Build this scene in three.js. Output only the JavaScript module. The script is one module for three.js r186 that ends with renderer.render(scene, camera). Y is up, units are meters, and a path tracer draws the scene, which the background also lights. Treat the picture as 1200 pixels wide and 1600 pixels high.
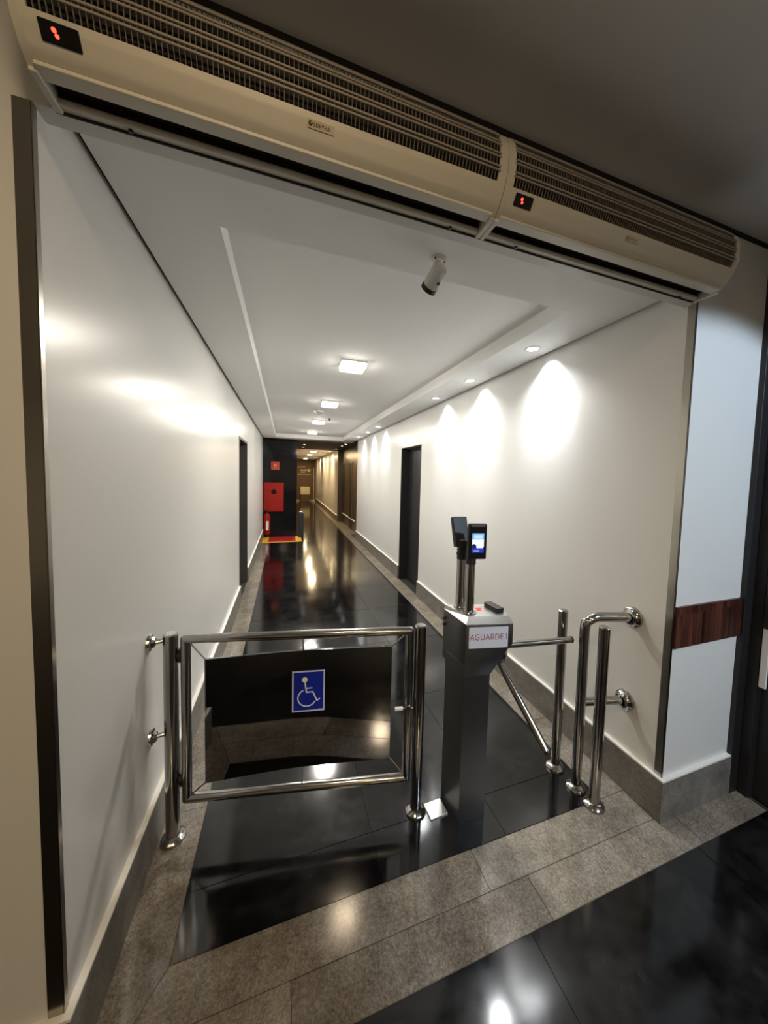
import * as THREE from 'three';
import { mergeGeometries, toCreasedNormals } from 'three/addons/utils/BufferGeometryUtils.js';
import { RoundedBoxGeometry } from 'three/addons/geometries/RoundedBoxGeometry.js';
import { RectAreaLightUniformsLib } from 'three/addons/lights/RectAreaLightUniformsLib.js';

// ---------------------------------------------------------------- camera, light, exposure
const scene = new THREE.Scene();
const camera = new THREE.PerspectiveCamera(2 * Math.atan(800 / 536.83) * 180 / Math.PI, 0.75, 0.05, 60);
camera.position.set(0.5244, 1.6, 1.0374);
camera.rotation.set(-0.0604955, -0.3466657, 0.0273969, 'YXZ');
camera.setViewOffset(1200, 1600, -39.33, 22.24, 1200, 1600);
const renderer = new THREE.WebGLRenderer({ antialias: true });
renderer.toneMapping = THREE.LinearToneMapping;
renderer.toneMappingExposure = 1.14;
renderer.shadowMap.enabled = true;
RectAreaLightUniformsLib.init();
scene.background = new THREE.Color(0x000000);

const WARM = [1.0, 0.94, 0.84], COOL = [0.95, 0.98, 1.0], AMBER = [1.0, 0.74, 0.40], FOYER_TONE = [1.0, 0.75, 0.46];
const PANEL_POWER = 198;      // corridor ceiling panels, downwards
const PANEL_GLOW = 0.35;      // corridor ceiling panels, sideways
const SPOT_POWER = 5.5;        // wall washing spots
const SPOT_SPILL = 2.4;      // wide light of the same spots
const FOYER_PANEL = [105, 290];     // two warm square panels of the foyer, above and behind the camera
const FOYER_COOL = 19;       // cool downlight of the foyer, before the bluish wall

// ---------------------------------------------------------------- dimensions (metres)
const W = 2.21, HC = 2.468, HB = 0.2097, HT = 2.56;      // corridor width, soffit, baseboard, tray ceiling
const Z_IN = -0.168, Z_OUT = 0.142;                      // granite band at the opening
const BL = 0.179, BR = W - 0.179;                        // inner edges of the side borders
const Z_END = -20.2, Z_BLACK = -8.2, X_BLACK = 0.8;
const FOYER_H = 2.75;

// ---------------------------------------------------------------- helpers
let seed = 7;
const rnd = () => { seed = (seed * 16807) % 2147483647; return (seed - 1) / 2147483646; };
const used = {};
function numbered(n) { if (!(n in used)) { used[n] = 0; return n; } used[n]++; return n + '_' + String(used[n]).padStart(3, '0'); }
const V3 = (x, y, z) => new THREE.Vector3(x, y, z);
function flat(g) { return g.index ? g.toNonIndexed() : g; }
function merge(gs) {
  gs = (Array.isArray(gs) ? gs : [gs]).map(flat);
  for (const g of gs) for (const k of Object.keys(g.attributes)) if (!['position', 'normal', 'uv'].includes(k)) g.deleteAttribute(k);
  return gs.length > 1 ? mergeGeometries(gs) : gs[0];
}
function mesh(name, gs, mat, parent) {
  const m = new THREE.Mesh(merge(gs), mat); m.castShadow = m.receiveShadow = true;
  if (parent) { m.name = name; parent.add(m); } else { m.name = numbered(name); scene.add(m); }
  return m;
}
function struct(name, gs, mat) { const m = mesh(name, gs, mat); m.userData.kind = 'structure'; return m; }
function sgroup(name) { const g = new THREE.Group(); g.name = numbered(name); g.userData.kind = 'structure'; scene.add(g); return g; }
function tag(o, label, category, group) { o.userData.label = label; o.userData.category = category; if (group) o.userData.group = group; return o; }
function thing(name, label, category, pos = [0, 0, 0], turn = 0, group) {
  const o = new THREE.Group(); o.name = numbered(name); o.position.set(...pos); o.rotation.y = turn; scene.add(o);
  return tag(o, label, category, group);
}
function dup(src, pos, label) { const c = src.clone(); c.name = numbered(src.name.replace(/_\d{3}$/, '')); c.userData = { ...src.userData, label }; c.position.set(...pos); scene.add(c); return c; }
// box between two corners, with uv in metres laid by its dominant axes
function uvMetres(g) {
  const p = g.attributes.position, n = g.attributes.normal, uv = g.attributes.uv;
  for (let i = 0; i < p.count; i++) {
    const ax = Math.abs(n.getX(i)), ay = Math.abs(n.getY(i)), az = Math.abs(n.getZ(i));
    if (ay >= ax && ay >= az) uv.setXY(i, p.getX(i), p.getZ(i)); else if (ax >= az) uv.setXY(i, p.getZ(i), p.getY(i)); else uv.setXY(i, p.getX(i), p.getY(i));
  }
  return g;
}
function bx(x0, x1, y0, y1, z0, z1) {
  const g = new THREE.BoxGeometry(x1 - x0, y1 - y0, z1 - z0); g.translate((x0 + x1) / 2, (y0 + y1) / 2, (z0 + z1) / 2); return uvMetres(g);
}
function rbx(x0, x1, y0, y1, z0, z1, r = 0.004, s = 2) {
  const g = flat(new RoundedBoxGeometry(x1 - x0, y1 - y0, z1 - z0, s, r)); g.translate((x0 + x1) / 2, (y0 + y1) / 2, (z0 + z1) / 2); return g;
}
function cyl(a, b, r, seg = 28, r2 = r) {     // rod between two points
  const A = V3(...a), B = V3(...b), d = B.clone().sub(A), L = d.length();
  const g = new THREE.CylinderGeometry(r2, r, L, seg); g.translate(0, L / 2, 0);
  g.applyQuaternion(new THREE.Quaternion().setFromUnitVectors(V3(0, 1, 0), d.normalize())); g.translate(A.x, A.y, A.z); return g;
}
function lathe(pts, seg = 36) { return toCreasedNormals(new THREE.LatheGeometry(pts.map(p => new THREE.Vector2(...p)), seg), 0.6); }
function aim(g, at, dir) { g.applyQuaternion(new THREE.Quaternion().setFromUnitVectors(V3(0, 1, 0), V3(...dir).normalize())); g.translate(...at); return g; }
function extrudeX(poly, x0, x1) {              // polygon in (z, y), swept from x0 to x1
  const s = new THREE.Shape(poly.map(([z, y]) => new THREE.Vector2(-z, y)));
  const g = new THREE.ExtrudeGeometry(s, { depth: x1 - x0, bevelEnabled: false }); g.rotateY(Math.PI / 2); g.translate(x0, 0, 0); return toCreasedNormals(g, 0.5);
}
function extrudeZ(poly, z0, z1, bevel = 0) {   // polygon in (x, y), swept from z0 to z1
  const s = new THREE.Shape(poly.map(([x, y]) => new THREE.Vector2(x, y)));
  const g = new THREE.ExtrudeGeometry(s, { depth: z1 - z0, bevelEnabled: bevel > 0, bevelSize: bevel, bevelThickness: bevel, bevelOffset: -bevel, bevelSegments: 2 }); g.translate(0, 0, z0); return g;
}
function extrudeY(poly, y0, y1) {              // polygon in (x, z), swept from y0 to y1
  const s = new THREE.Shape(poly.map(([x, z]) => new THREE.Vector2(x, -z)));
  const g = new THREE.ExtrudeGeometry(s, { depth: y1 - y0, bevelEnabled: false }); g.rotateX(-Math.PI / 2); g.translate(0, y0, 0); return uvMetres(g);
}

// ---------------------------------------------------------------- textures
function valueNoise(N, cells, rng) {
  const g = new Float32Array(cells * cells).map(() => rng()); const out = new Float32Array(N * N);
  for (let y = 0; y < N; y++) for (let x = 0; x < N; x++) {
    const fx = x / N * cells, fy = y / N * cells, ix = Math.floor(fx), iy = Math.floor(fy); let u = fx - ix, v = fy - iy; u = u * u * (3 - 2 * u); v = v * v * (3 - 2 * v);
    const a = g[(iy % cells) * cells + ix % cells], b = g[(iy % cells) * cells + (ix + 1) % cells], c = g[((iy + 1) % cells) * cells + ix % cells], d = g[((iy + 1) % cells) * cells + (ix + 1) % cells];
    out[y * N + x] = (a + (b - a) * u) * (1 - v) + (c + (d - c) * u) * v;
  }
  return out;
}
function dataTex(N, fn, srgb = false) {
  const d = new Uint8Array(N * N * 4);
  for (let i = 0; i < N * N; i++) { const c = fn(i); d[4 * i] = c[0]; d[4 * i + 1] = c[1]; d[4 * i + 2] = c[2]; d[4 * i + 3] = 255; }
  const t = new THREE.DataTexture(d, N, N); t.wrapS = t.wrapT = THREE.RepeatWrapping; t.magFilter = t.minFilter = THREE.LinearFilter; if (srgb) t.colorSpace = THREE.SRGBColorSpace; t.needsUpdate = true; return t;
}
const clamp = (v) => Math.max(0, Math.min(255, v));
const NZ = { a: valueNoise(512, 8, rnd), b: valueNoise(512, 32, rnd), c: valueNoise(512, 128, rnd), d: valueNoise(512, 256, rnd), e: valueNoise(512, 4, rnd) };
function graniteMap(base, contrast) {
  const hash = new Float32Array(512 * 512).map(() => rnd());
  return dataTex(512, i => {
    const speck = (NZ.d[i] - 0.5) * 60 + (NZ.c[i] - 0.5) * 40 + (hash[i] > 0.93 ? 26 : hash[i] < 0.07 ? -34 : 0);
    const blotch = (NZ.b[i] - 0.5) * 16 + (NZ.a[i] - 0.5) * 22;
    const t = speck * contrast + blotch; return [clamp(base[0] + t), clamp(base[1] + t), clamp(base[2] + t * 0.95)];
  }, true);
}
const roughSmudge = dataTex(512, i => { const v = 128 + (NZ.a[i] - 0.5) * 30 + (NZ.b[i] - 0.5) * 24 + (NZ.e[i] - 0.5) * 24; return [v, clamp(v), v]; });
const woodMap = dataTex(512, i => { const x = i % 512, y = Math.floor(i / 512); const n = (NZ.c[((y >> 4) * 512 + x)] - 0.5) * 40 + (NZ.b[((y >> 3) * 512 + x)] - 0.5) * 40 + (NZ.a[i] - 0.5) * 20; return [clamp(70 + n), clamp(38 + n * 0.6), clamp(30 + n * 0.5)]; }, true);
function canvasTex(w, h, draw) {
  const c = document.createElement('canvas'); c.width = w; c.height = h; draw(c.getContext('2d'), w, h);
  const t = new THREE.CanvasTexture(c); t.colorSpace = THREE.SRGBColorSpace; t.magFilter = THREE.LinearFilter; return t;
}

// ---------------------------------------------------------------- materials
const std = (o) => new THREE.MeshStandardMaterial(o);
const rgb = (r, g, b) => new THREE.Color().setRGB(r, g, b);
const M = {
  wall: new THREE.MeshPhysicalMaterial({ color: rgb(0.70, 0.70, 0.68), roughness: 0.28, specularIntensity: 0.5 }),
  foyerWall: std({ color: rgb(0.70, 0.685, 0.65), roughness: 0.55 }),
  ceil: std({ color: rgb(0.87, 0.87, 0.855), roughness: 0.9 }),
  foyerCeil: std({ color: rgb(0.82, 0.80, 0.78), roughness: 0.95 }),
  gap: std({ color: rgb(0.015, 0.014, 0.012), roughness: 0.9 }),
  steel: std({ color: rgb(0.44, 0.435, 0.425), metalness: 1, roughness: 0.13 }),
  brushed: std({ color: rgb(0.50, 0.49, 0.47), metalness: 1, roughness: 0.3 }),
  pedestal: std({ color: rgb(0.16, 0.16, 0.16), metalness: 0.9, roughness: 0.33 }),
  mirror: std({ color: rgb(0.27, 0.28, 0.31), metalness: 1, roughness: 0.03 }),
  trim: std({ color: rgb(0.42, 0.39, 0.34), metalness: 1, roughness: 0.22 }),
  black: std({ color: rgb(0.012, 0.012, 0.013), roughness: 0.45 }),
  blackGloss: new THREE.MeshPhysicalMaterial({ color: rgb(0.006, 0.006, 0.007), roughness: 0.08, specularIntensity: 0.5 }),
  doorBlack: std({ color: rgb(0.012, 0.011, 0.012), roughness: 0.5 }),
  doorFrame: std({ color: rgb(0.05, 0.045, 0.04), roughness: 0.5 }),
  cream: std({ color: rgb(0.64, 0.60, 0.51), roughness: 0.4 }),
  grille: std({ color: rgb(0.34, 0.30, 0.25), roughness: 0.5 }),
  fin: std({ color: rgb(0.20, 0.175, 0.145), roughness: 0.6 }),
  fan: std({ color: rgb(0.012, 0.009, 0.007), roughness: 0.8 }),
  white: std({ color: rgb(0.72, 0.71, 0.68), roughness: 0.5 }),
  plaster: std({ color: rgb(0.8, 0.78, 0.73), roughness: 0.6 }),
  wood: std({ map: woodMap, roughness: 0.35 }),
  red: new THREE.MeshPhysicalMaterial({ color: rgb(0.28, 0.012, 0.008), roughness: 0.55, specularIntensity: 0.35 }),
  redPaint: std({ color: rgb(0.33, 0.012, 0.015), roughness: 0.5 }),
  yellow: std({ color: rgb(0.75, 0.42, 0.02), roughness: 0.5 }),
  bronze: std({ color: rgb(0.11, 0.085, 0.055), roughness: 0.28, metalness: 0.35 }),
  brown: std({ color: rgb(0.17, 0.10, 0.045), roughness: 0.5 }),
  brownCeil: std({ color: rgb(0.10, 0.085, 0.07), roughness: 0.7 }),
  grout: std({ color: rgb(0.02, 0.019, 0.018), roughness: 0.9 }),
  lamp: std({ color: 0x000000, emissive: rgb(1, 0.93, 0.80), emissiveIntensity: 3 }),
  lampWarm: std({ color: 0x000000, emissive: rgb(1, 0.80, 0.48), emissiveIntensity: 3 }),
  spotLamp: std({ color: 0x000000, emissive: rgb(1, 0.99, 0.97), emissiveIntensity: 8 }),
  led: std({ color: 0x200000, emissive: rgb(1, 0.06, 0.03), emissiveIntensity: 3 }),
  ledCore: std({ color: 0x200000, emissive: rgb(1, 0.7, 0.5), emissiveIntensity: 4 }),
  gold: std({ color: rgb(0.88, 0.80, 0.46), roughness: 0.5 }),
};
const blackTones = [0, 1, 2].map(k => std({ map: graniteMap([16 + 2 * k, 16 + 2 * k, 17 + 2 * k], 0.12), roughness: 0.22, roughnessMap: roughSmudge }));
const stoneTones = [[122, 114, 103], [130, 122, 110], [115, 107, 97]].map(b => std({ map: graniteMap(b, 0.6), roughness: 0.26, roughnessMap: roughSmudge }));
const skirt = std({ map: graniteMap([112, 109, 103], 0.4), roughness: 0.45 });

// ---------------------------------------------------------------- floor: granite slabs with their own edges
const floor = sgroup('floor');
mesh('floor_base', bx(-3, 3.2, -0.06, -0.004, Z_END - 0.2, 5), M.grout, floor);
function slab(name, x0, x1, z0, z1, mats, g = mats === blackTones ? 0.0006 : 0.0011) {
  const b = 0.0012, X0 = x0 + g, X1 = x1 - g, A = z0 + g, B = z1 - g;
  const top = extrudeY([[X0 + b, A + b], [X1 - b, A + b], [X1 - b, B - b], [X0 + b, B - b]], -0.0005, 0);
  return mesh(name, [top, bx(X0, X1, -0.004, -0.0005 - b * 0.5, A, B)], mats[Math.floor(rnd() * mats.length)], floor);
}
function quadSlab(name, poly, mats) { return mesh(name, extrudeY(poly, -0.004, 0), mats[Math.floor(rnd() * mats.length)], floor); }
// black slabs of the corridor
const xs = [BL, 0.897, 1.47, BR];
const zs = [Z_IN, -0.372]; for (let z = -0.372 - 0.85; z > -8; z -= 0.85) zs.push(z);
for (let k = 0; k + 1 < zs.length; k++) for (let i = 0; i < 3; i++) slab('granite_slab', xs[i], xs[i + 1], zs[k + 1], zs[k], blackTones);
const zl = zs[zs.length - 1];
slab('granite_slab', BL, BR, -14, zl, blackTones); slab('granite_slab', X_BLACK, BR, Z_END, -14, blackTones);
// grey borders along the walls
const zb = [0, -0.739, -1.9, -3.2, -4.4, -5.6, -6.9, -8.2];
for (let k = 0; k + 1 < zb.length; k++) {
  if (k === 0) {
    quadSlab('border_stone', [[0.001, Z_OUT - 0.002], [0.001, zb[1] + 0.001], [BL - 0.001, zb[1] + 0.001], [BL - 0.001, Z_IN - 0.001]], stoneTones);
    slab('border_stone', BR, W + 0.001, zb[1], Z_IN, stoneTones);
  } else { slab('border_stone', 0, BL, zb[k + 1], zb[k], stoneTones); slab('border_stone', BR, W, zb[k + 1], zb[k], stoneTones); }
}
slab('border_stone', BR, 2.36, -14, -8.2, stoneTones); slab('border_stone', BR, W, Z_END, -14, stoneTones);
// two rows of grey stone across the opening
const MID = -0.009;
quadSlab('border_stone', [[BL + 0.001, Z_IN + 0.001], [BL + 0.001 - (MID - Z_IN) * BL / (Z_OUT - Z_IN), MID - 0.001], [1.284, MID - 0.001], [1.284, Z_IN + 0.001]], stoneTones);
quadSlab('border_stone', [[BL - 0.001 - (MID - Z_IN) * BL / (Z_OUT - Z_IN), MID + 0.001], [0.003, Z_OUT - 0.001], [0.548, Z_OUT - 0.001], [0.548, MID + 0.001]], stoneTones);
slab('border_stone', 1.285, W - 0.02, Z_IN, MID, stoneTones); slab('border_stone', 0.549, 1.455, MID, Z_OUT, stoneTones); slab('border_stone', 1.455, 2.3, MID, Z_OUT, stoneTones);
slab('border_stone', 2.3, 2.775, 0.0, Z_OUT, stoneTones); slab('border_stone', W - 0.02, 2.3, Z_IN, MID, stoneTones);
for (const [a, b] of [[-3, -2], [-2, -1], [-1, 0.0]]) slab('border_stone', a, b, 0, Z_OUT, stoneTones);
// black foyer floor
const fx = [-3, -0.45, 0.45, 1.352, 2.25, 2.78], fz = [Z_OUT, 1.05, 1.95, 2.85, 3.8, 4.9];
for (let k = 0; k + 1 < fz.length; k++) for (let i = 0; i + 1 < fx.length; i++) slab('granite_slab', fx[i], fx[i + 1], fz[k], fz[k + 1], blackTones);

// ---------------------------------------------------------------- walls and ceilings
const D1 = [-4.45, -3.55], D2 = [-4.03, -3.2], DH = 2.035;   // doorways in the left and right walls
struct('wall_left', [bx(-0.5, 0, -0.05, FOYER_H, D1[1], 0), bx(-0.5, 0, DH, FOYER_H, D1[0], D1[1]), bx(-0.5, 0, -0.05, FOYER_H, Z_BLACK - 0.2, D1[0]), bx(-0.5, -0.17, -0.05, DH, D1[0], D1[1])], M.wall);
struct('wall_right', [bx(W, 2.7, -0.05, FOYER_H, D2[1], 0), bx(W, 2.7, DH, FOYER_H, D2[0], D2[1]), bx(W, 2.7, -0.05, FOYER_H, -7.5, D2[0]), bx(2.4, 2.7, -0.05, DH, D2[0], D2[1]),
  bx(W, 2.7, -0.05, FOYER_H, Z_END, -10.9)], M.wall);
struct('wall_front_left', bx(-3.1, -0.5, -0.05, FOYER_H, -0.2, 0), M.foyerWall);
struct('wall_front_header', bx(0, W, 2.393, FOYER_H, -0.05, 0), M.wall);
struct('wall_foyer_left', bx(-3.15, -3.0, -0.05, FOYER_H, 0, 5), M.foyerWall);
struct('wall_foyer_back', bx(-3.15, 3.1, -0.05, FOYER_H, 4.9, 5.05), M.foyerWall);
struct('wall_end', bx(X_BLACK - 0.2, 2.7, -0.05, FOYER_H, Z_END - 0.15, Z_END), M.brown);
struct('wall_black', bx(0, X_BLACK, 0, HC, Z_BLACK - 0.2, Z_BLACK), M.blackGloss);
struct('wall_left_far', bx(X_BLACK - 0.2, X_BLACK, 0, 2.52, Z_END, Z_BLACK - 0.2), M.brown);
struct('wall_elevator', bx(2.36, 2.7, -0.05, FOYER_H, -10.9, -7.5), M.bronze);
struct('ceiling_foyer', bx(-3.15, 3.1, FOYER_H, FOYER_H + 0.15, -0.2, 5.05), M.foyerCeil);
// corridor ceiling with a raised tray, shadow gap along both walls
const TX = [0.302, 1.89], TZ = [-7.85, -0.40], GAP = 0.016;
struct('ceiling', [bx(GAP, TX[0], HC, HC + 0.03, Z_BLACK, -0.05), bx(TX[1], W - GAP, HC, HC + 0.03, Z_BLACK, -0.05), bx(TX[0], TX[1], HC, HC + 0.03, TZ[1], -0.05), bx(TX[0], TX[1], HC, HC + 0.03, Z_BLACK, TZ[0]),
  bx(TX[0] - 0.03, TX[0], HC + 0.03, HT, TZ[0], TZ[1]), bx(TX[1], TX[1] + 0.03, HC + 0.03, HT, TZ[0], TZ[1]), bx(TX[0], TX[1], HC + 0.03, HT, TZ[1], TZ[1] + 0.03), bx(TX[0], TX[1], HC + 0.03, HT, TZ[0] - 0.03, TZ[0]),
  bx(TX[0] - 0.03, TX[1] + 0.03, HT, HT + 0.05, TZ[0] - 0.03, TZ[1] + 0.03)], M.ceil);
struct('trim_gap', [bx(0, GAP, HC + 0.02, HC + 0.06, Z_BLACK, -0.05), bx(W - GAP, W, HC + 0.02, HC + 0.06, -7.5, -0.05)], M.gap);
struct('ceiling_elevator', bx(0, 2.36, 2.445, 2.56, -11.2, Z_BLACK - 0.0), M.brownCeil);
struct('ceiling_far', bx(X_BLACK - 0.2, W, 2.47, 2.56, Z_END, -11.2), M.ceil);
// steel corner strips at the opening
struct('trim_1', [bx(-0.032, 0, HB, 2.393, 0, 0.003), bx(-0.001, 0.002, HB, 2.393, -0.012, 0.003)], M.trim);
struct('trim_2', [bx(W - 0.003, W, HB, 2.393, -0.034, 0.002), bx(W - 0.003, W + 0.003, HB, 2.393, -0.001, 0.003)], M.trim);
// granite skirting with its pale top edge
function skirting(name, boxes) {
  const g = sgroup(name);
  mesh('skirting_stone', boxes.map(b => bx(b[0], b[1], 0, HB - 0.008, b[2], b[3])), skirt, g);
  mesh('top_edge', boxes.map(b => bx(b[0], b[1], HB - 0.008, HB, b[2], b[3])), M.plaster, g);
}
skirting('baseboard_left', [[0, 0.02, D1[1], 0.0], [0, 0.02, Z_BLACK, D1[0]]]);
skirting('baseboard_right', [[W - 0.02, W, D2[1], 0.0], [W - 0.02, W, -7.5, D2[0]], [W - 0.02, W, Z_END, -10.9]]);
skirting('baseboard_front', [[W - 0.02, 2.7, 0.0, 0.02], [-3, 0.02, 0.0, 0.02]]);
struct('trim_8', bx(0.04, 2.19, 2.387, 2.3925, -0.004, 0.0005), M.gap);
struct('trim_9', bx(-0.5, 2.7, 2.728, FOYER_H - 0.001, 0, 0.004), M.gap);
struct('trim_10', bx(2.212, 2.36, 0, HC, -10.91, -10.885), M.bronze);
struct('trim_3', bx(2.7, 2.705, 0, HB, 0, 0.022), M.plaster);
struct('trim_4', bx(W + 0.002, 2.7, 0.842, 1.036, 0, 0.012), M.wood);

// doorways
const d1 = sgroup('door_1');
mesh('door_leaf', rbx(-0.165, -0.125, 0.004, DH - 0.03, D1[0] + 0.03, D1[1] - 0.03, 0.003), M.doorBlack, d1);
mesh('door_frame', [bx(-0.168, 0.006, 0, DH, D1[1] - 0.03, D1[1]), bx(-0.168, 0.006, 0, DH, D1[0], D1[0] + 0.03), bx(-0.168, 0.006, DH - 0.03, DH, D1[0] + 0.03, D1[1] - 0.03)], M.doorFrame, d1);
const d2 = sgroup('door_2');
mesh('door_leaf', rbx(2.335, 2.375, 0.004, DH - 0.03, D2[0] + 0.03, D2[1] - 0.03, 0.003), M.doorBlack, d2);
mesh('door_frame', [bx(W - 0.002, 2.395, 0, DH, D2[1] - 0.03, D2[1]), bx(W - 0.002, 2.395, 0, DH, D2[0], D2[0] + 0.03), bx(2.325, 2.395, DH - 0.03, DH, D2[0] + 0.03, D2[1] - 0.03)], M.doorBlack, d2);
mesh('door_handle', [cyl([2.335, 1.0, -3.30], [2.285, 1.0, -3.30], 0.009), cyl([2.29, 1.0, -3.305], [2.29, 1.0, -3.42], 0.009)], M.steel, d2);
// elevator doors in the bronze cladding
for (const [n, z0, z1] of [['door_3', -9.35, -8.95], ['door_4', -10.75, -10.35]]) {
  const e = sgroup(n);
  mesh('door_opening', bx(2.352, 2.36, 0, 1.95, z0, z1), M.black, e);
  mesh('door_jamb', [bx(2.34, 2.36, 0, 1.98, z1, z1 + 0.03), bx(2.34, 2.36, 0, 1.98, z0 - 0.03, z0), bx(2.34, 2.36, 1.95, 1.98, z0, z1)], M.bronze, e);
}
struct('trim_5', bx(2.34, 2.36, 0.30, 0.325, -10.7, -8.5), M.plaster);
// dark entrance at the right of the foyer
const d5 = sgroup('door_5');
mesh('door_frame', [rbx(2.7, 2.86, 0, FOYER_H, -0.02, 0.024, 0.003), rbx(2.762, 2.86, 0, FOYER_H, 0.024, 0.07, 0.003), bx(2.755, 2.86, 2.035, 2.06, 0.024, 1.2)], M.doorBlack, d5);
mesh('door_leaf', [bx(2.80, 2.86, 0.004, 2.035, 0.07, 1.2), bx(2.80, 2.86, 2.06, FOYER_H, 0.07, 1.2)], M.doorBlack, d5);
mesh('pull_handle', [rbx(2.755, 2.767, 0.60, 0.90, 0.075, 0.103, 0.003), rbx(2.755, 2.767, 1.17, 1.48, 0.075, 0.103, 0.003)], M.white, d5);
mesh('handle_grip', [rbx(2.753, 2.769, 0.90, 1.17, 0.073, 0.105, 0.004), cyl([2.76, 1.0, 0.089], [2.80, 1.0, 0.089], 0.008), cyl([2.76, 1.1, 0.089], [2.80, 1.1, 0.089], 0.008)], M.black, d5);
struct('wall_foyer_right', bx(2.80, 3.1, -0.05, FOYER_H, 1.2, 5), M.foyerWall);

// ---------------------------------------------------------------- ceiling lights
function areaLight(x, y, z, w, h, power, color) {
  const l = new THREE.RectAreaLight(rgb(...color), power, w, h); l.position.set(x, y, z); l.rotation.x = -Math.PI / 2; scene.add(l); return l;
}
function spot(x, y, z, tx, ty, tz, power, color, angle, pen, soft = 1) {
  const l = new THREE.SpotLight(rgb(...color), power, 0, angle, pen, 2); l.position.set(x, y, z); l.target.position.set(tx, ty, tz); l.castShadow = true; l.shadow.radius = soft; scene.add(l); scene.add(l.target); return l;
}
const panelAt = [[1.065, -1.983], [1.073, -3.69], [1.08, -5.376], [1.09, -7.06]];
let panel0;
const panelLabels = ['square ceiling light panel nearest the opening, the largest of the four in the tray', 'square ceiling light panel second from the opening, beside the small ring fixture', 'square ceiling light panel third from the opening, just behind the small ring fixture', 'square ceiling light panel farthest down the tray, close to its end edge'];
panelAt.forEach(([x, z], i) => {
  if (!i) {
    panel0 = thing('ceiling_light', panelLabels[0], 'ceiling light', [x, HT, z], 0, 'square light panels in the ceiling tray');
    mesh('frame', [rbx(-0.108, 0.108, -0.012, 0, -0.108, -0.1, 0.002), rbx(-0.108, 0.108, -0.012, 0, 0.1, 0.108, 0.002), rbx(-0.108, -0.1, -0.012, 0, -0.1, 0.1, 0.002), rbx(0.1, 0.108, -0.012, 0, -0.1, 0.1, 0.002)], M.white, panel0);
    mesh('diffuser', rbx(-0.1, 0.1, -0.052, -0.001, -0.1, 0.1, 0.006), M.lamp, panel0);
  } else dup(panel0, [x, HT, z], panelLabels[i]);
  areaLight(x, HT - 0.054, z, 0.19, 0.19, PANEL_POWER, WARM);
  const p = new THREE.PointLight(rgb(...WARM), PANEL_GLOW, 0, 2); p.position.set(x, HT - 0.03, z); p.castShadow = true; p.shadow.radius = 0.7; scene.add(p);
});
// wall-washing downlights
let down0;
function downlight(x, y, z, label, group) {
  if (!down0) {
    down0 = thing('downlight', label, 'downlight', [x, y, z], 0, group);
    mesh('ring', lathe([[0.036, 0], [0.036, -0.002], [0.042, -0.005], [0.050, -0.004], [0.052, 0]]), M.white, down0);
    mesh('lamp_face', lathe([[0, -0.0015], [0.036, -0.0015], [0.036, 0], [0, 0]]), M.spotLamp, down0); return down0;
  }
  const d = dup(down0, [x, y, z], label); d.userData.group = group; return d;
}
const GW = 'downlights along the right wall';
const washers = [[2.06, -0.886, 1, 'round downlight nearest the opening, the largest by the right wall'], [2.065, -1.71, 0.9, 'round downlight second from the opening, by the right wall'], [2.065, -2.46, 0.7, 'small round downlight third from the opening, just before the right doorway'],
  [2.065, -4.94, 0.7, 'round downlight just past the right doorway, over the wall with three light streaks'], [2.065, -5.78, 0.6, 'second round downlight past the right doorway, by the wall top'], [2.065, -6.68, 0.6, 'third round downlight past the right doorway, by the dark ceiling']];
for (const [x, z, k, label] of washers) {
  downlight(x, HC, z, label, GW);
  spot(x, HC - 0.012, z, W, HC - 0.22, z, SPOT_POWER * k, COOL, 0.64, 1, 1);
  spot(x, HC - 0.012, z, x, 0, z, SPOT_SPILL * k, COOL, 1.1, 1, 1);
}
const GD = 'downlights in the dark ceiling';
for (const [x, z, label] of [[1.03, -9.3, 'nearer of two downlights at the left of the dark ceiling'], [1.03, -10.3, 'farther of two downlights at the left of the dark ceiling'], [2.07, -8.45, 'nearest downlight at the right of the dark ceiling, by the bronze wall'],
  [2.07, -9.1, 'middle downlight at the right of the dark ceiling, by the bronze wall'], [2.07, -10.4, 'farthest downlight at the right of the dark ceiling, by the bronze wall']]) {
  downlight(x, 2.445, z, label, GD); spot(x, 2.433, z, x > 2 ? x + 0.12 : x, 1.9, z, 3, AMBER, 0.95, 1, 1);
}
const GF = 'downlights in the far cream ceiling';
for (const [z, label] of [[-12.2, 'first downlight by the right wall of the far cream ceiling'], [-13.8, 'second downlight by the right wall of the far cream ceiling'], [-15.4, 'third downlight by the right wall of the far cream ceiling'], [-17.2, 'last downlight by the right wall of the far cream ceiling']]) {
  downlight(2.06, 2.47, z, label, GF); spot(2.06, 2.458, z, 2.16, 1.9, z, 9, AMBER, 0.95, 1, 1);
}
for (const [x, z, label] of [[1.5, -12.4, 'nearer square light panel in the far cream ceiling'], [1.52, -14.6, 'second square light panel in the far cream ceiling'], [1.54, -18.6, 'last square light panel of the far cream ceiling, before the brown wall']]) {
  const p = dup(panel0, [x, 2.47, z], label); p.userData.group = 'square light panels in the far ceiling'; areaLight(x, 2.415, z, 0.19, 0.19, z < -18 ? 150 : 260, AMBER);
}
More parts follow.
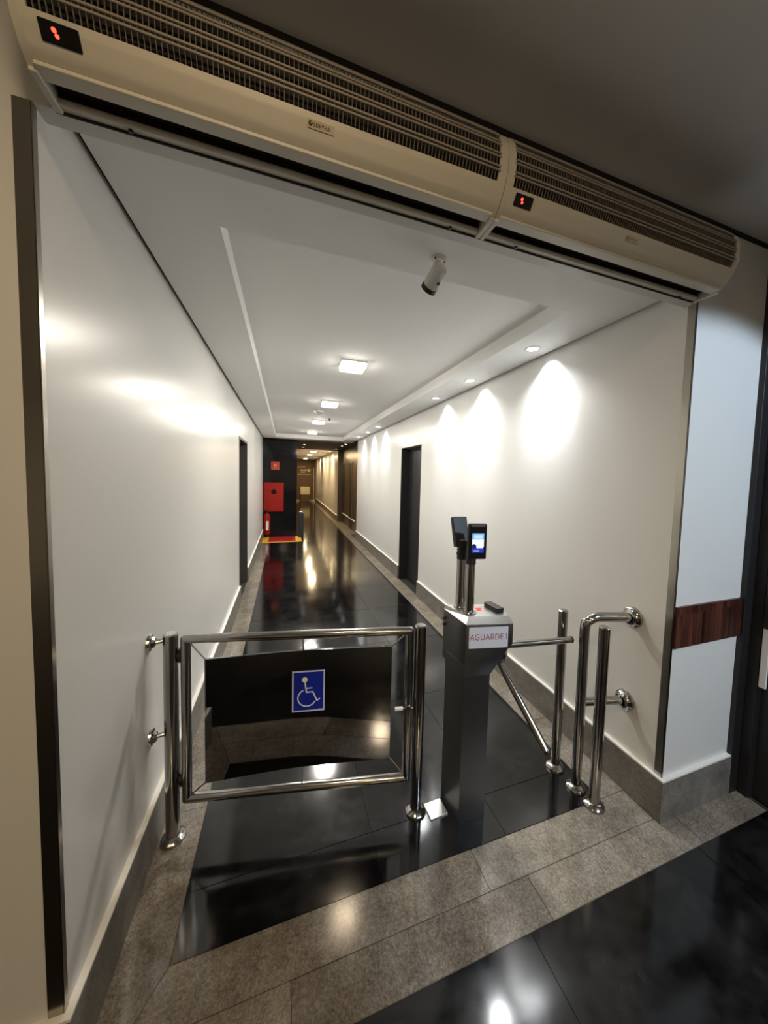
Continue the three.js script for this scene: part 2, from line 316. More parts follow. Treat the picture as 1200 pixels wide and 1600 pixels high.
// foyer lights, just outside the picture, that light the near side
downlight(2.38, FOYER_H, 2.2, 'cool white round downlight in the foyer ceiling before the bluish wall', 'downlights in the foyer ceiling');
spot(2.38, FOYER_H - 0.015, 2.2, 2.40, 1.0, 0, FOYER_COOL, [0.66, 0.82, 1.0], 0.525, 0.12, 2);
for (const [x, z, label] of [[0.45, 1.06, 'warm square light panel in the foyer ceiling, nearer to the air curtains'], [0.45, 3.5, 'warm square light panel in the foyer ceiling, far from the air curtains']]) {
  const p = dup(panel0, [x, FOYER_H, z], label); p.userData.group = 'square light panels in the foyer ceiling';
  p.children.find(c => c.name === 'diffuser').material = M.lampWarm; areaLight(x, FOYER_H - 0.054, z, 0.19, 0.19, FOYER_PANEL[z > 2 ? 1 : 0], FOYER_TONE);
}

// ---------------------------------------------------------------- air curtains over the opening
const PROF = [[0.100, 2.398], [0.115, 2.41], [0.135, 2.44], [0.15, 2.48], [0.152, 2.52], [0.149, 2.55], [0.14, 2.575], [0.12, 2.60], [0.08, 2.635], [0, 2.66]];
function profAt(y) { for (let i = 0; i + 1 < PROF.length; i++) { const [z0, y0] = PROF[i], [z1, y1] = PROF[i + 1]; if (y >= y0 && y <= y1) return z0 + (z1 - z0) * (y - y0) / (y1 - y0); } return 0.1; }
function profNormal(y) { const e = 0.006, dz = profAt(Math.min(y + e, 2.655)) - profAt(Math.max(y - e, 2.399)); const l = Math.hypot(2 * e, dz); return [2 * e / l, -dz / l]; }
function shell(pts, t) {      // a band of thickness t that follows points of the profile
  const inner = pts.map(([z, y]) => { const n = profNormal(Math.max(2.4, Math.min(2.65, y))); return [z - n[0] * t, y - n[1] * t]; }).reverse(); return pts.concat(inner);
}
const G0 = 2.452, G1 = 2.640;                    // grille runs between these heights
const span = (a, b, n = 10) => Array.from({ length: n + 1 }, (_, i) => { const y = a + (b - a) * i / n; return [profAt(y), y]; });
function logoTex(strength) {
  return canvasTex(512, 128, (c, w, h) => {
    c.fillStyle = strength > 0.5 ? '#cbbfa4' : '#cbbfa4'; c.fillRect(0, 0, w, h); c.fillStyle = strength > 0.5 ? '#4a3310' : '#7a6a52';
    c.beginPath(); c.arc(60, 64, 40, 0, 7); c.fill(); c.fillStyle = '#cbbfa4'; c.beginPath(); c.arc(72, 54, 12, 0, 7); c.fill();
    c.fillStyle = strength > 0.5 ? '#2e2110' : '#7a6a52'; c.font = 'bold 84px sans-serif'; c.textBaseline = 'middle'; c.fillText('SURYHA', 112, 68, 385);
  });
}
function airCurtain(x0, x1, label, logoX, logoTexture) {
  const t = thing('air_curtain', label, 'air curtain', [x0, 0, 0], 0); const L = x1 - x0, E = 0.027;
  const endPoly = [[0.001, 2.397], [0.055, 2.389], [0.085, 2.388]].concat(PROF.slice(0, 9), [[0.001, 2.66]]);
  mesh('casing', [extrudeX(endPoly, 0.001, 0.014), extrudeX(endPoly, L - 0.014, L - 0.001),
    extrudeX(shell(span(2.398, G0), 0.008), 0.014, L - 0.014), extrudeX(shell(span(G1, 2.658, 4), 0.008), 0.014, L - 0.014),
    extrudeX(shell(span(G0, G1, 12), 0.006), 0.014, E), extrudeX(shell(span(G0, G1, 12), 0.006), L - E, L - 0.014),
    bx(0.014, L - 0.014, 2.397, 2.655, 0.001, 0.008), bx(0.014, L - 0.014, 2.391, 2.398, 0.001, 0.014), (() => { const g = cyl([0.014, 2.3985, 0.014], [L - 0.014, 2.3985, 0.014], 0.0075, 16); return g; })(),
    rbx(0.014, L - 0.014, 2.389, 2.398, 0.066, 0.1005, 0.002),
    rbx(0.001, 0.016, 2.383, 2.392, 0.002, 0.09, 0.002), rbx(L - 0.016, L - 0.001, 2.383, 2.392, 0.002, 0.09, 0.002)], M.cream, t);
  mesh('air_outlet', [bx(0.016, L - 0.016, 2.415, 2.42, 0.01, 0.1), bx(0.016, L - 0.016, 2.403, 2.415, 0.016, 0.020)], M.fan, t);
  mesh('fan_recess', extrudeX(shell(span(2.44, 2.64, 14), 0.006).map(([z, y]) => { const n = profNormal(Math.max(2.41, Math.min(2.64, y))); return [z - 0.022 * n[0], y - 0.022 * n[1]]; }), 0.015, L - 0.015), M.fan, t);
  const fins = [], poly = shell(span(G0 - 0.002, G1 + 0.002, 10), 0.005);
  const base = extrudeX(poly, -0.0005, 0.0005); const n = Math.round((L - 2 * E) / 0.0102);
  for (let k = 1; k < n; k++) { const g = base.clone(); g.translate(E + (L - 2 * E) * k / n, 0, 0); fins.push(g); }
  const fm = mesh('grille_fins', fins, M.fin, t); fm.userData.kind = 'stuff';
  for (const y of [2.480, 2.513, 2.547, 2.580, 2.607]) {
    const rods = [-0.0045, 0.0045].map(d => { const n2 = profNormal(y + d); const z = profAt(y + d) - 0.001 * n2[0]; return cyl([E - 0.004, y + d, z], [L - E + 0.004, y + d, z], 0.0028, 8); }); mesh('grille_bar', rods, M.grille, t);
  }
  const ny = profNormal(2.425);   // small display set into the lower lip
  const place = (g, x, y, off) => { const nn = profNormal(y), z = profAt(y); const q = new THREE.Quaternion().setFromUnitVectors(V3(0, 0, 1), V3(0, nn[1], nn[0])); g.applyQuaternion(q); g.translate(x, y + nn[1] * off, z + nn[0] * off); return g; };
  const dx = 0.072, dy = 2.431;
  const disp = mesh('display_panel', place(flat(new RoundedBoxGeometry(0.062, 0.03, 0.006, 2, 0.002)), dx, dy, 0), M.blackGloss, t);
  mesh('indicator_light', [place(new THREE.SphereGeometry(0.004, 12, 8), dx - 0.008, dy + 0.003, 0.003), place(new THREE.SphereGeometry(0.0035, 12, 8), dx - 0.005, dy - 0.003, 0.003)], M.led, disp);
  mesh('logo', place(flat(new THREE.BoxGeometry(0.062, 0.0155, 0.001)), logoX - x0, 2.434, 0.0012), [std({ map: logoTexture, roughness: 0.4 })][0], t);
  for (const f of [0.13, 0.9]) mesh('screw', cyl([L * f, 2.391, 0.006], [L * f, 2.385, 0.006], 0.005, 12), M.black, t);
  return t;
}
airCurtain(0.04, 1.118, 'cream air curtain over the left part of the opening, the larger one in view', 0.60, logoTex(1));
airCurtain(1.118, 2.192, 'cream air curtain over the right part of the opening, its end by the bluish wall', 1.64, logoTex(0));

// ---------------------------------------------------------------- ceiling cameras and fittings
{
  const t = thing('bullet_camera', 'white bullet camera hanging from the soffit below the air curtains', 'camera', [1.09, HC, -0.268]);
  mesh('mount', lathe([[0, -0.012], [0.024, -0.012], [0.031, -0.006], [0.033, 0], [0, 0]]), M.white, t);
  mesh('bracket', [cyl([0, -0.01, 0], [-0.006, -0.052, 0.006], 0.0085, 16), (() => { const g = new THREE.SphereGeometry(0.013, 16, 12); g.translate(-0.007, -0.055, 0.007); return g; })()], M.white, t);
  const dir = V3(-0.16, -0.50, -0.85).normalize(), o = [-0.010, -0.072, 0.012];
  const at = (d) => [o[0] + dir.x * d, o[1] + dir.y * d, o[2] + dir.z * d];
  mesh('body', aim(lathe([[0, -0.040], [0.019, -0.040], [0.031, -0.030], [0.032, 0.042], [0.032, 0.046], [0, 0.046]]), o, dir.toArray()), M.white, t);
  mesh('lens_hood', aim(lathe([[0.028, 0.044], [0.0335, 0.044], [0.034, 0.062], [0.029, 0.062]]), o, dir.toArray()), M.black, t);
  mesh('lens', aim(lathe([[0, 0.054], [0.010, 0.053], [0.0285, 0.049], [0.0285, 0.046], [0, 0.046]]), o, dir.toArray()), M.blackGloss, t);
  mesh('adjuster', cyl([at(0.012)[0] + 0.008, at(0.012)[1] - 0.025, at(0.012)[2] + 0.014], [at(0.012)[0] + 0.010, at(0.012)[1] - 0.030, at(0.012)[2] + 0.017], 0.006, 12), M.black, t);
  for (const a of [0.3, 2.4, 4.5]) mesh('screw', cyl([0.026 * Math.cos(a), -0.007, 0.026 * Math.sin(a)], [0.026 * Math.cos(a), -0.0135, 0.026 * Math.sin(a)], 0.0035, 8), M.black, t);
}
{
  const t = thing('ring_fixture', 'small white ring fixture with a box, hanging under the tray between two light panels', 'fixture', [1.01, HT, -4.36]);
  mesh('base', rbx(-0.045, 0.045, -0.03, 0, -0.04, 0.04, 0.006), M.white, t);
  mesh('box', rbx(-0.10, -0.05, -0.05, -0.005, -0.03, 0.03, 0.005), M.white, t);
  const ring = new THREE.TorusGeometry(0.062, 0.009, 10, 32, Math.PI * 1.1); ring.rotateZ(Math.PI * 0.97); ring.translate(-0.01, -0.022, 0.0); mesh('ring', ring, M.white, t);
}
{
  const t = thing('sprinkler', 'tiny dark sprinkler head in the tray ceiling past the ring fixture', 'sprinkler', [1.225, HT, -5.0]);
  mesh('plate', lathe([[0, -0.006], [0.03, -0.006], [0.035, 0], [0, 0]]), M.white, t);
  mesh('head', [cyl([0, -0.006, 0], [0, -0.03, 0], 0.012, 14), cyl([0, -0.03, 0], [0, -0.034, 0], 0.024, 18)], M.black, t);
}

// ---------------------------------------------------------------- posts, rails and the access gate
const flange = (at, dir, r = 0.05) => aim(lathe([[0.024, 0.026], [0.028, 0.024], [r * 0.72, 0.02], [r * 0.95, 0.010], [r, 0.0], [0.0, 0.0]]), at, dir);
function postTop(x, y, z, r) { const g = lathe([[0, 0.004], [r * 0.8, 0.003], [r, -0.002], [r, -0.004], [0, -0.004]]); g.translate(x, y, z); return g; }
function post(name, label, x, z, h, r) {
  const t = thing(name, label, 'post', [x, 0, z]);
  mesh('tube', cyl([0, 0.004, 0], [0, h - 0.003, 0], r, 40), M.steel, t);
  mesh('cap', postTop(0, h, 0, r), M.steel, t);
  mesh('base_flange', flange([0, 0, 0], [0, 1, 0]), M.steel, t);
  return t;
}
const PL = [0.073, -0.618], PR = [1.12, -0.403];
const hinge = post('gate_post', 'steel hinge post left of the gate, fixed to the left wall by two short arms', PL[0], PL[1], 0.914, 0.0275);
for (const y of [0.891, 0.486]) {
  const a = mesh('wall_arm', cyl([-0.02, y, 0.003], [-PL[0] + 0.01, y, 0.012], 0.0105, 16), M.steel, hinge);
  mesh('wall_flange', aim(lathe([[0.011, 0.026], [0.018, 0.024], [0.024, 0.014], [0.034, 0.010], [0.036, 0.001], [0, 0.001]]), [-PL[0], y, 0.012], [1, 0, 0]), M.steel, a);
}
post('gate_post', 'steel latch post between the gate and the turnstile', PR[0], PR[1], 0.913, 0.0275);
post('guide_post', 'straight steel post farthest back, behind the tip of the turnstile arm', 1.955, -0.396, 0.898, 0.0245);
post('guide_post', 'straight steel post standing in front of the bent wall rail', 1.972, -0.153, 0.905, 0.0255);
{
  const t = thing('wall_rail', 'bent steel tube rail from the floor to the right wall, with a lower wall arm', 'rail', [1.964, 0, -0.259]);
  const e = [W - 1.964, 0.914, -0.19 + 0.259];
  const path = new THREE.CurvePath(); const R0 = 0.075, ux = e[0] / Math.hypot(e[0], e[2]), uz = e[2] / Math.hypot(e[0], e[2]);
  path.add(new THREE.LineCurve3(V3(0, 0.004, 0), V3(0, 0.914 - R0, 0)));
  path.add(new THREE.QuadraticBezierCurve3(V3(0, 0.914 - R0, 0), V3(0, 0.914 - R0 * 0.12, 0), V3(R0 * 0.29 * ux, 0.914 - R0 * 0.29, R0 * 0.29 * uz)));
  path.add(new THREE.QuadraticBezierCurve3(V3(R0 * 0.29 * ux, 0.914 - R0 * 0.29, R0 * 0.29 * uz), V3(R0 * 0.45 * ux, 0.914, R0 * 0.45 * uz), V3(R0 * ux, 0.914, R0 * uz)));
  path.add(new THREE.LineCurve3(V3(R0 * ux, 0.914, R0 * uz), V3(e[0] - 0.006, e[1], e[2])));
  mesh('tube', new THREE.TubeGeometry(path, 120, 0.0245, 28), M.steel, t);
  mesh('lower_arm', cyl([0.01, 0.465, 0.002], [W - 1.964 - 0.006, 0.465, 0.056], 0.021, 24), M.steel, t);
  mesh('base_flange', flange([0, 0, 0], [0, 1, 0]), M.steel, t);
  for (const p of [e, [W - 1.964, 0.465, 0.056]]) mesh('wall_flange', aim(lathe([[0.024, 0.034], [0.034, 0.03], [0.040, 0.018], [0.050, 0.012], [0.052, 0.0005], [0, 0.0005]]), [p[0], p[1], p[2]], [-1, 0, 0]), M.steel, t);
}
{
  const ang = Math.atan2(PR[1] - PL[1], PR[0] - PL[0]);
  const t = thing('access_gate', 'tubular steel swing gate with a mirrored panel and a blue wheelchair sign', 'gate', [PL[0], 0, PL[1]], -ang);
  const r = 0.019, u0 = 0.059, u1 = 1.018, y0 = 0.179, y1 = 0.891;
  const bars = { top: [[u0, y1], [u1, y1]], bottom: [[u0, y0], [u1, y0]], left: [[u0, y0], [u0, y1]], right: [[u1, y0], [u1, y1]] };
  for (const k in bars) {
    const [[a, b], [c, d]] = bars[k]; const cap = [[a, b], [c, d]].map(([x, y]) => { const g = new THREE.SphereGeometry(r, 20, 14); g.translate(x, y, 0); return g; });
    mesh(k === 'top' || k === 'bottom' ? 'rail' : 'stile', [cyl([a, b, 0], [c, d, 0], r, 36)].concat(k === 'top' || k === 'bottom' ? cap : []), M.steel, t);
  }
  const P = [0.140, 0.940, 0.257, 0.807];
  const bow = (u) => { const S = 0.12, f = (v) => v < 0.35 ? S * v : v < 0.65 ? S * 0.35 + S * ((0.65 * v - v * v / 2) - (0.65 * 0.35 - 0.35 * 0.35 / 2)) / 0.3 : S * 0.5; return 0.014 - (f(u) - f(0.14)); };   // the thin sheet is slightly buckled towards the hinge side
  const pg = new THREE.BoxGeometry(P[1] - P[0], P[3] - P[2], 0.012, 64, 1, 1); pg.translate((P[0] + P[1]) / 2, (P[2] + P[3]) / 2, 0);
  { const p = pg.attributes.position; for (let i = 0; i < p.count; i++) p.setZ(i, p.getZ(i) + bow(p.getX(i))); pg.computeVertexNormals(); }
  mesh('panel', toCreasedNormals(pg, 0.5), M.mirror, t);
  const rods = [[[u0 + 0.013, y1 - 0.013], [P[0] + 0.003, P[3] - 0.003]], [[u1 - 0.013, y1 - 0.013], [P[1] - 0.003, P[3] - 0.003]], [[u0 + 0.013, y0 + 0.013], [P[0] + 0.003, P[2] + 0.003]], [[u1 - 0.013, y0 + 0.013], [P[1] - 0.003, P[2] + 0.003]], [[0.538, y1 - 0.017], [0.538, P[3] - 0.003]], [[0.540, y0 + 0.017], [0.540, P[2] + 0.003]]];
  for (const [[a, b], [c, d]] of rods) mesh('panel_rod', cyl([a, b, 0], [c, d, bow(c)], 0.0035, 12), M.steel, t);
  for (const y of [0.822, 0.272]) mesh('hinge', [cyl([0.0405, y - 0.028, 0], [0.0405, y + 0.028, 0], 0.012, 16), cyl([0.0282, y, 0], [u0, y, 0], 0.014, 14)], M.black, t);
  const latch = mesh('latch', [cyl([0.985, 0.533, 0.021], [1.040, 0.530, 0.021], 0.0045, 12), rbx(1.003, 1.028, 0.522, 0.543, 0.012, 0.026, 0.003)], M.steel, t);
  mesh('latch_knob', cyl([0.955, 0.534, 0.024], [0.99, 0.534, 0.024], 0.009, 16), M.white, latch);
  const sign = canvasTex(576, 768, (c, w, h) => {
    c.fillStyle = '#c9ccd6'; c.fillRect(0, 0, w, h); c.fillStyle = '#0d2087'; c.fillRect(26, 24, w - 48, h - 50);
    c.strokeStyle = '#dfe0d6'; c.fillStyle = '#e6e2c0'; c.lineCap = 'round'; c.lineJoin = 'round';
    c.beginPath(); c.arc(222, 168, 50, 0, 7); c.fill(); c.fillStyle = '#dfe0d6';
    c.lineWidth = 24; c.beginPath(); c.moveTo(226, 210); c.lineTo(252, 404); c.lineTo(366, 400); c.lineTo(440, 572); c.lineTo(486, 540); c.stroke();
    c.lineWidth = 20; c.beginPath(); c.moveTo(246, 330); c.lineTo(350, 326); c.stroke();
    c.lineWidth = 22; c.beginPath(); c.arc(262, 510, 158, -2.05, 0.52, true); c.stroke();
    c.fillStyle = '#9aa3c8'; c.fillRect(452, h - 40, 96, 7);
  });
  const s = mesh('sign', (() => { const g = flat(new THREE.BoxGeometry(0.143, 0.191, 0.002)); g.rotateY(0.02); g.translate(0.5625, 0.618, bow(0.5625) + 0.0085); return g; })(), std({ map: sign, roughness: 0.45 }), t);
  s.userData.label = 'blue sign with a white wheelchair symbol';
}
{
  const t = thing('floor_plate', 'square steel plate on the floor between the gate post and the turnstile', 'floor plate', [1.215, 0, -0.378], 0.05);
  mesh('plate', rbx(-0.045, 0.045, 0.0002, 0.006, -0.042, 0.042, 0.0015), M.brushed, t);
  for (const [x, z] of [[-0.036, -0.033], [0.036, 0.033]]) mesh('screw', cyl([x, 0.005, z], [x, 0.0085, z], 0.004, 10), M.steel, t);
}

// ---------------------------------------------------------------- turnstile (local frame: u along the barrier line, w towards the camera)
const TT = -12.5 * Math.PI / 180, TO = [1.2905, 0, -0.288];
{
  const t = thing('turnstile', 'dark steel tripod turnstile with a waiting notice on its wide head', 'turnstile', TO, TT);
  // pedestal: plan is a wedge, its left side runs along the corridor
  const toL = (x, z) => { const dx = x - TO[0], dz = z - TO[2], c = Math.cos(-TT), s = Math.sin(-TT); return [dx * c + dz * s, -dx * s + dz * c]; };
  const FL = [0, 0], FR = [0.122, 0], BLc = toL(1.272, -0.44), BRc = toL(1.402, -0.44);
  const col = extrudeY([FL, FR, BRc, BLc], 0.0005, 0.75);
  mesh('pedestal', col, M.pedestal, t);
  // head: front profile, swept back
  const HBL = toL(1.268, -0.475);
  const prof = [[0, 0.70], [0.122, 0.708], [0.205, 0.828], [0.224, 0.85], [0.224, 0.945], [0, 0.945]];
  const head = extrudeZ(prof, -0.19, 0, 0.003); { // skew the left side so it runs along the corridor like the pedestal below
    const p = head.attributes.position; for (let i = 0; i < p.count; i++) { const f = -p.getZ(i) / 0.19; p.setX(i, p.getX(i) + (1 - Math.min(1, p.getX(i) / 0.224)) * f * HBL[0] * 0.9); } head.computeVertexNormals();
  }
  mesh('head', toCreasedNormals(head, 0.4), M.pedestal, t);
  const k = HBL[0] * 0.9;
  const lidG = new THREE.BufferGeometry(); {
    const b = [[0.001, 0.945, 0.001], [0.226, 0.945, 0.001], [0.226, 0.945, -0.192], [k, 0.945, -0.192]], u = [[0.022, 0.966, -0.036], [0.216, 0.966, -0.036], [0.220, 0.966, -0.186], [k + 0.006, 0.966, -0.186]];
    const q = [], quad = (a, b2, c, d) => q.push(...a, ...b2, ...c, ...a, ...c, ...d);
    quad(u[0], u[1], u[2], u[3]); for (let i = 0; i < 4; i++) quad(b[i], b[(i + 1) % 4], u[(i + 1) % 4], u[i]); quad(b[3], b[2], b[1], b[0]);
    lidG.setAttribute('position', new THREE.Float32BufferAttribute(q, 3)); lidG.setAttribute('uv', new THREE.Float32BufferAttribute(new Array(q.length / 3 * 2).fill(0).map((_, i) => q[(i >> 1) * 3 + (i % 2 ? 2 : 0)]), 2)); lidG.computeVertexNormals();
  }
  mesh('lid', lidG, M.brushed, t);
  // tripod arms
  const hub = mesh('hub', aim(lathe([[0, 0.05], [0.035, 0.05], [0.05, 0.03], [0.052, 0], [0, 0]]), [0.19, 0.755, -0.115], [0.7, -0.7, 0.0]), M.steel, t);
  const arms = [[[0.215, 0.781, -0.118], [0.618, 0.781, -0.152]], [[0.205, 0.710, -0.108], [0.34, 0.43, 0.14]], [[0.205, 0.710, -0.14], [0.30, 0.45, -0.38]]];
  arms.slice(0, 2).forEach(([a, b]) => { const m = mesh('arm', cyl(a, b, 0.0165, 24), M.steel, t); const d = V3(...b).sub(V3(...a)).normalize(); mesh('end_cap', aim(lathe([[0, 0.006], [0.012, 0.005], [0.0172, 0], [0.0172, -0.008], [0, -0.008]]), b, d.toArray()), M.black, m); });
  // notice
  const paper = canvasTex(1024, 576, (c, w, h) => {
    c.fillStyle = '#cfd2dc'; c.fillRect(0, 0, w, h); c.textBaseline = 'middle'; c.font = '225px sans-serif'; c.fillStyle = '#8a2438'; c.fillText('AGUARDE', 22, 276, 890); c.fillStyle = '#6f5a8f'; c.fillText('!', 950, 262, 60);
  });
  const g = flat(new THREE.BoxGeometry(0.184, 0.098, 0.0008)); g.rotateZ(0.008); g.translate(0.1075, 0.884, 0.0040); mesh('notice', g, std({ map: paper, roughness: 0.7 }), t).userData.label = 'white paper notice reading AGUARDE !';
  // red pictogram on the lid
  const tri = new THREE.ExtrudeGeometry(new THREE.Shape([[-0.018, -0.009], [0.012, -0.012], [0.006, 0.012]].map(p => new THREE.Vector2(...p))), { depth: 0.001, bevelEnabled: false }); tri.rotateX(-Math.PI / 2); tri.translate(0.098, 0.9662, -0.115);
  mesh('indicator_light', [tri, bx(0.085, 0.12, 0.9662, 0.9675, -0.136, -0.130)], std({ color: rgb(0.3, 0.01, 0.01), emissive: rgb(1, 0.10, 0.08), emissiveIntensity: 0.8 }), t);
  mesh('card_reader', (() => { const c = rbx(-0.021, 0.021, 0, 0.02, -0.05, 0.05, 0.003); c.rotateY(0.32); c.translate(0.176, 0.9662, -0.122); return c; })(), M.black, t);
  for (const y of [0.905, 0.875]) mesh('lock', cyl([k * 0.93 - 0.002, y, -0.172], [k * 0.93 - 0.012, y, -0.172], 0.007, 14), M.black, t);
}
// the two reader masts that stand on the turnstile's lid
function mast(name, label, u, w, y1) {
  const c = Math.cos(TT), s = Math.sin(TT); const t = thing(name, label, 'face reader', [TO[0] + u * c + w * s, 0, TO[2] - u * s + w * c], TT);
  mesh('pole', cyl([0, 0.9665, 0], [0, y1, 0], 0.0225, 32), M.steel, t);
  mesh('foot', lathe([[0, 0.9665 + 0.006], [0.0225, 0.9665 + 0.006], [0.034, 0.9665 + 0.003], [0.034, 0.9665], [0, 0.9665]]), M.steel, t);
  return t;
}
{
  const t = mast('face_reader', 'slim black face reader with a lit blue screen, facing the foyer on a steel pole', 0.040, -0.088, 1.236);
  const y0 = 1.228, y1 = 1.394, xa = -0.026, xb = 0.063;
  mesh('housing', rbx(xa, xb, y0, y1, 0.012, 0.034, 0.007, 4), M.black, t);
  mesh('glass', rbx(xa + 0.005, xb - 0.005, y0 + 0.006, y1 - 0.006, 0.030, 0.0352, 0.002), M.blackGloss, t);
  const scr = canvasTex(128, 224, (c, w, h) => {
    c.fillStyle = '#7fb4ea'; c.fillRect(0, 0, w, h); c.fillStyle = '#e9f4ff'; c.fillRect(0, 70, w, 90); c.fillStyle = '#bfe0ff'; c.fillRect(20, 20, 90, 40); c.fillStyle = '#244a8c'; c.fillRect(0, 66, w, 4);
    c.fillStyle = '#2438b0'; c.fillRect(0, 160, w, 64); c.fillStyle = '#0c1850'; c.beginPath(); c.arc(20, 150, 26, 0, 7); c.fill(); c.fillStyle = '#f7fbff'; c.fillRect(50, 110, 70, 60); c.fillStyle = '#b9c6ff'; c.fillRect(20, 196, 60, 12);
  });
  const g = new THREE.BoxGeometry(0.056, 0.09, 0.0008); g.translate((xa + xb) / 2 + 0.001, 1.305, 0.0356); mesh('screen', g, std({ color: 0x000000, emissive: rgb(1, 1, 1), emissiveMap: scr, emissiveIntensity: 1.0 }), t);
  mesh('sensor_bar', rbx(xa + 0.012, xb - 0.012, y1 - 0.013, y1 - 0.008, 0.034, 0.0358, 0.0005), M.brushed, t);
  mesh('bracket', [rbx(-0.02, 0.02, 1.225, 1.26, -0.02, 0.014, 0.005), cyl([0, 1.20, 0], [0, 1.24, 0], 0.0242, 24)], M.black, t);
}
{
  const t = mast('face_reader', 'black face reader seen from behind, turned down the corridor on a rear pole', 0.018, -0.165, 1.225);
  const g = flat(new RoundedBoxGeometry(0.082, 0.15, 0.026, 4, 0.006)); g.rotateX(-0.30); g.rotateY(0.25); g.translate(-0.004, 1.335, -0.03); mesh('housing', g, M.black, t);
  const s = flat(new RoundedBoxGeometry(0.066, 0.12, 0.004, 2, 0.0015)); s.translate(0, 0.004, -0.0135); s.rotateX(-0.30); s.rotateY(0.25); s.translate(-0.004, 1.335, -0.03); mesh('glass', s, M.blackGloss, t);
  mesh('bracket', [rbx(-0.02, 0.022, 1.235, 1.30, -0.024, 0.016, 0.006), cyl([0, 1.205, 0], [0, 1.245, 0], 0.0242, 24), cyl([-0.026, 1.232, 0.0], [-0.018, 1.232, 0], 0.006, 10)], M.black, t);
}

// ---------------------------------------------------------------- fire point at the black wall
{
  const t = thing('fire_cabinet', 'red fire hose cabinet on the black wall, above the extinguisher', 'fire cabinet', [0.25, 0.64, Z_BLACK]);
  mesh('box', rbx(-0.235, 0.235, 0, 0.73, 0.0005, 0.04, 0.006), M.red, t);
  const d = mesh('door', rbx(-0.222, 0.222, 0.013, 0.717, 0.034, 0.05, 0.004), M.red, t);
  mesh('window', cyl([0.005, 0.50, 0.046], [0.005, 0.50, 0.052], 0.062, 32), M.blackGloss, d);
  mesh('handle', rbx(0.18, 0.2, 0.33, 0.40, 0.046, 0.062, 0.003), M.steel, d);
}
{
  const tex = canvasTex(128, 128, (c, w, h) => { c.fillStyle = '#8f2018'; c.fillRect(0, 0, w, h); c.strokeStyle = '#b8452f'; c.lineWidth = 8; c.strokeRect(6, 6, w - 12, h - 12); c.fillStyle = '#d98a45'; c.fillRect(42, 36, 44, 44); c.fillStyle = '#8f2018'; c.fillRect(58, 48, 12, 20); c.fillStyle = '#c9603f'; c.fillRect(28, 96, 72, 8); });
  const t = thing('fire_sign', 'small square red fire equipment sign high on the black wall', 'sign', [0.283, 1.79, Z_BLACK]);
  const g = new THREE.BoxGeometry(0.19, 0.2, 0.004); g.translate(0, 0, 0.003); mesh('plate', g, std({ map: tex, roughness: 0.5 }), t);
}
{
  const t = thing('fire_extinguisher', 'red fire extinguisher with black hose, low on the black wall by the corner', 'fire extinguisher', [0.10, 0.09, Z_BLACK + 0.1]);
  mesh('cylinder', lathe([[0, 0], [0.07, 0], [0.077, 0.012], [0.077, 0.44], [0.07, 0.475], [0.045, 0.505], [0.028, 0.515], [0.028, 0.535], [0, 0.535]]), M.red, t);
  mesh('valve', [cyl([0, 0.53, 0], [0, 0.575, 0], 0.018, 16), rbx(-0.014, 0.014, 0.57, 0.582, -0.03, 0.09, 0.003), rbx(-0.014, 0.014, 0.596, 0.606, -0.03, 0.075, 0.003)], M.black, t);
  mesh('hose', new THREE.TubeGeometry(new THREE.CatmullRomCurve3([V3(-0.01, 0.56, 0.0), V3(-0.05, 0.60, 0.03), V3(-0.083, 0.56, 0.04), V3(-0.088, 0.4, 0.03), V3(-0.087, 0.12, 0.02)]), 40, 0.009, 10), M.black, t);
  mesh('wall_bracket', rbx(-0.02, 0.02, 0.34, 0.42, -0.0995, -0.074, 0.003), M.black, t); mesh('foot_bracket', rbx(-0.05, 0.05, -0.012, -0.001, -0.0995, 0.05, 0.003), M.black, t);
  const lab = new THREE.CylinderGeometry(0.0778, 0.0778, 0.22, 16, 1, true, -0.25, 0.8); lab.translate(0, 0.22, 0); mesh('paper_label', lab, M.white, t);
}
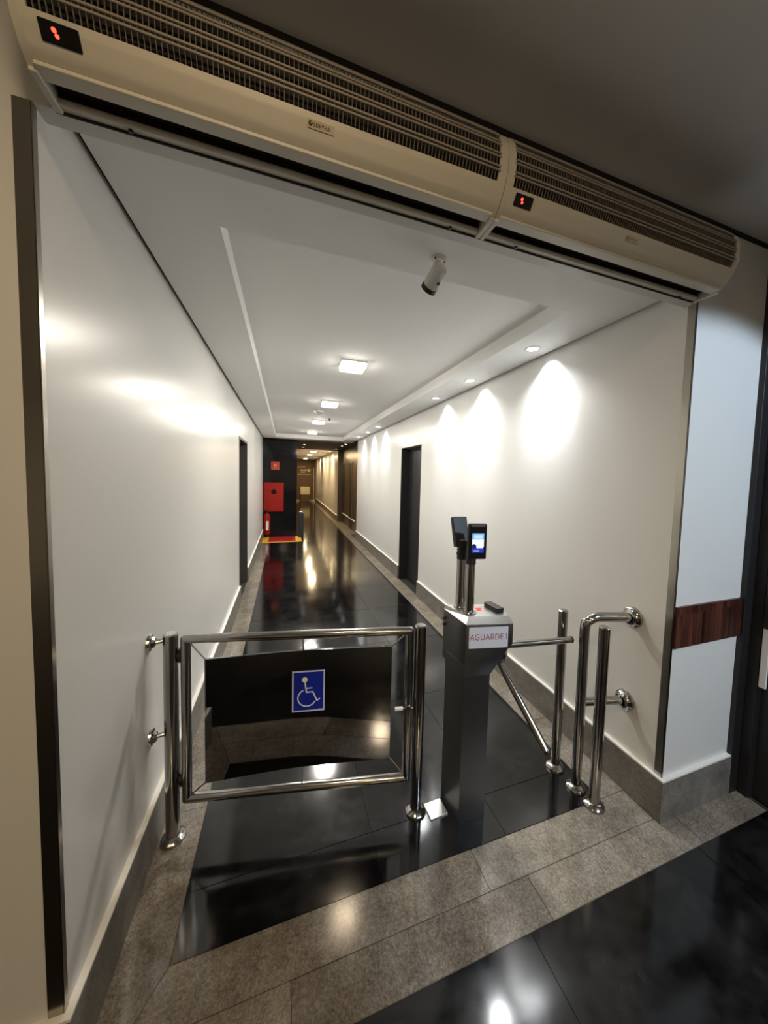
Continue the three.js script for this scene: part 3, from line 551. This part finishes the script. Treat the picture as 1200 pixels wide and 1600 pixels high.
{
  const t = thing('floor_marking', 'red floor square with a yellow border under the fire extinguisher', 'floor marking', [0.46, 0, -7.79]);
  mesh('red_field', bx(-0.31, 0.31, 0.0003, 0.002, -0.40, 0.30), M.redPaint, t);
  mesh('yellow_border', [bx(-0.44, -0.31, 0.0003, 0.002, -0.40, 0.38), bx(0.31, 0.44, 0.0003, 0.002, -0.40, 0.38), bx(-0.31, 0.31, 0.0003, 0.002, 0.30, 0.38)], M.yellow, t);
}
{
  const t = thing('waste_bin', 'slim black waste bin with a pale rim at the edge of the black wall', 'bin', [0.905, 0.002, -8.06]);
  mesh('body', rbx(-0.06, 0.06, 0, 0.62, -0.07, 0.07, 0.008), M.black, t);
  mesh('rim', rbx(-0.062, 0.03, 0.62, 0.66, -0.072, 0.072, 0.008), M.steel, t);
}
// far end: small desk with a yellow panel, lettering on the brown wall
{
  const t = thing('reception_desk', 'small dark desk with a pale yellow panel before the far brown wall', 'desk', [1.6, 0, Z_END + 0.4]);
  mesh('base', rbx(-0.24, 0.24, 0, 0.40, -0.15, 0.15, 0.01), M.brown, t);
  mesh('panel', rbx(-0.26, 0.26, 0.42, 0.88, 0.10, 0.13, 0.01), M.gold, t);
  mesh('top', rbx(-0.27, 0.27, 0.40, 0.43, -0.18, 0.16, 0.006), M.brown, t);
}
struct('trim_6', bx(X_BLACK, 2.5 - 0.3, 0.0, 0.10, Z_END, Z_END + 0.02), M.gold);
struct('trim_7', bx(2.10, 2.135, 0, 2.0, Z_END, Z_END + 0.03), M.plaster);
{
  const t = thing('wall_lettering', 'gold lettering and gem emblem on the far brown wall', 'lettering', [1.5, 1.75, Z_END]);
  const line = (y, x0, x1, h, gap) => { const b = []; for (let x = x0; x < x1 - 0.01; x += gap) b.push(bx(x, Math.min(x + gap * 0.62, x1), y, y + h * (0.75 + 0.25 * rnd()), 0.0005, 0.012)); return b; };
  mesh('letters', line(0.25, -0.3, 0.12, 0.05, 0.045), M.gold, t); mesh('letters', line(0.02, -0.14, 0.18, 0.12, 0.07), M.gold, t); mesh('letters', line(-0.09, -0.14, 0.12, 0.04, 0.04), M.gold, t);
  mesh('underline', bx(-0.3, 0.45, -0.19, -0.17, 0.0005, 0.012), M.gold, t);
  mesh('emblem', extrudeZ([[0.20, 0.11], [0.25, 0.15], [0.40, 0.15], [0.45, 0.11], [0.325, -0.04]], 0.001, 0.014), M.gold, t);
}

renderer.render(scene, camera);
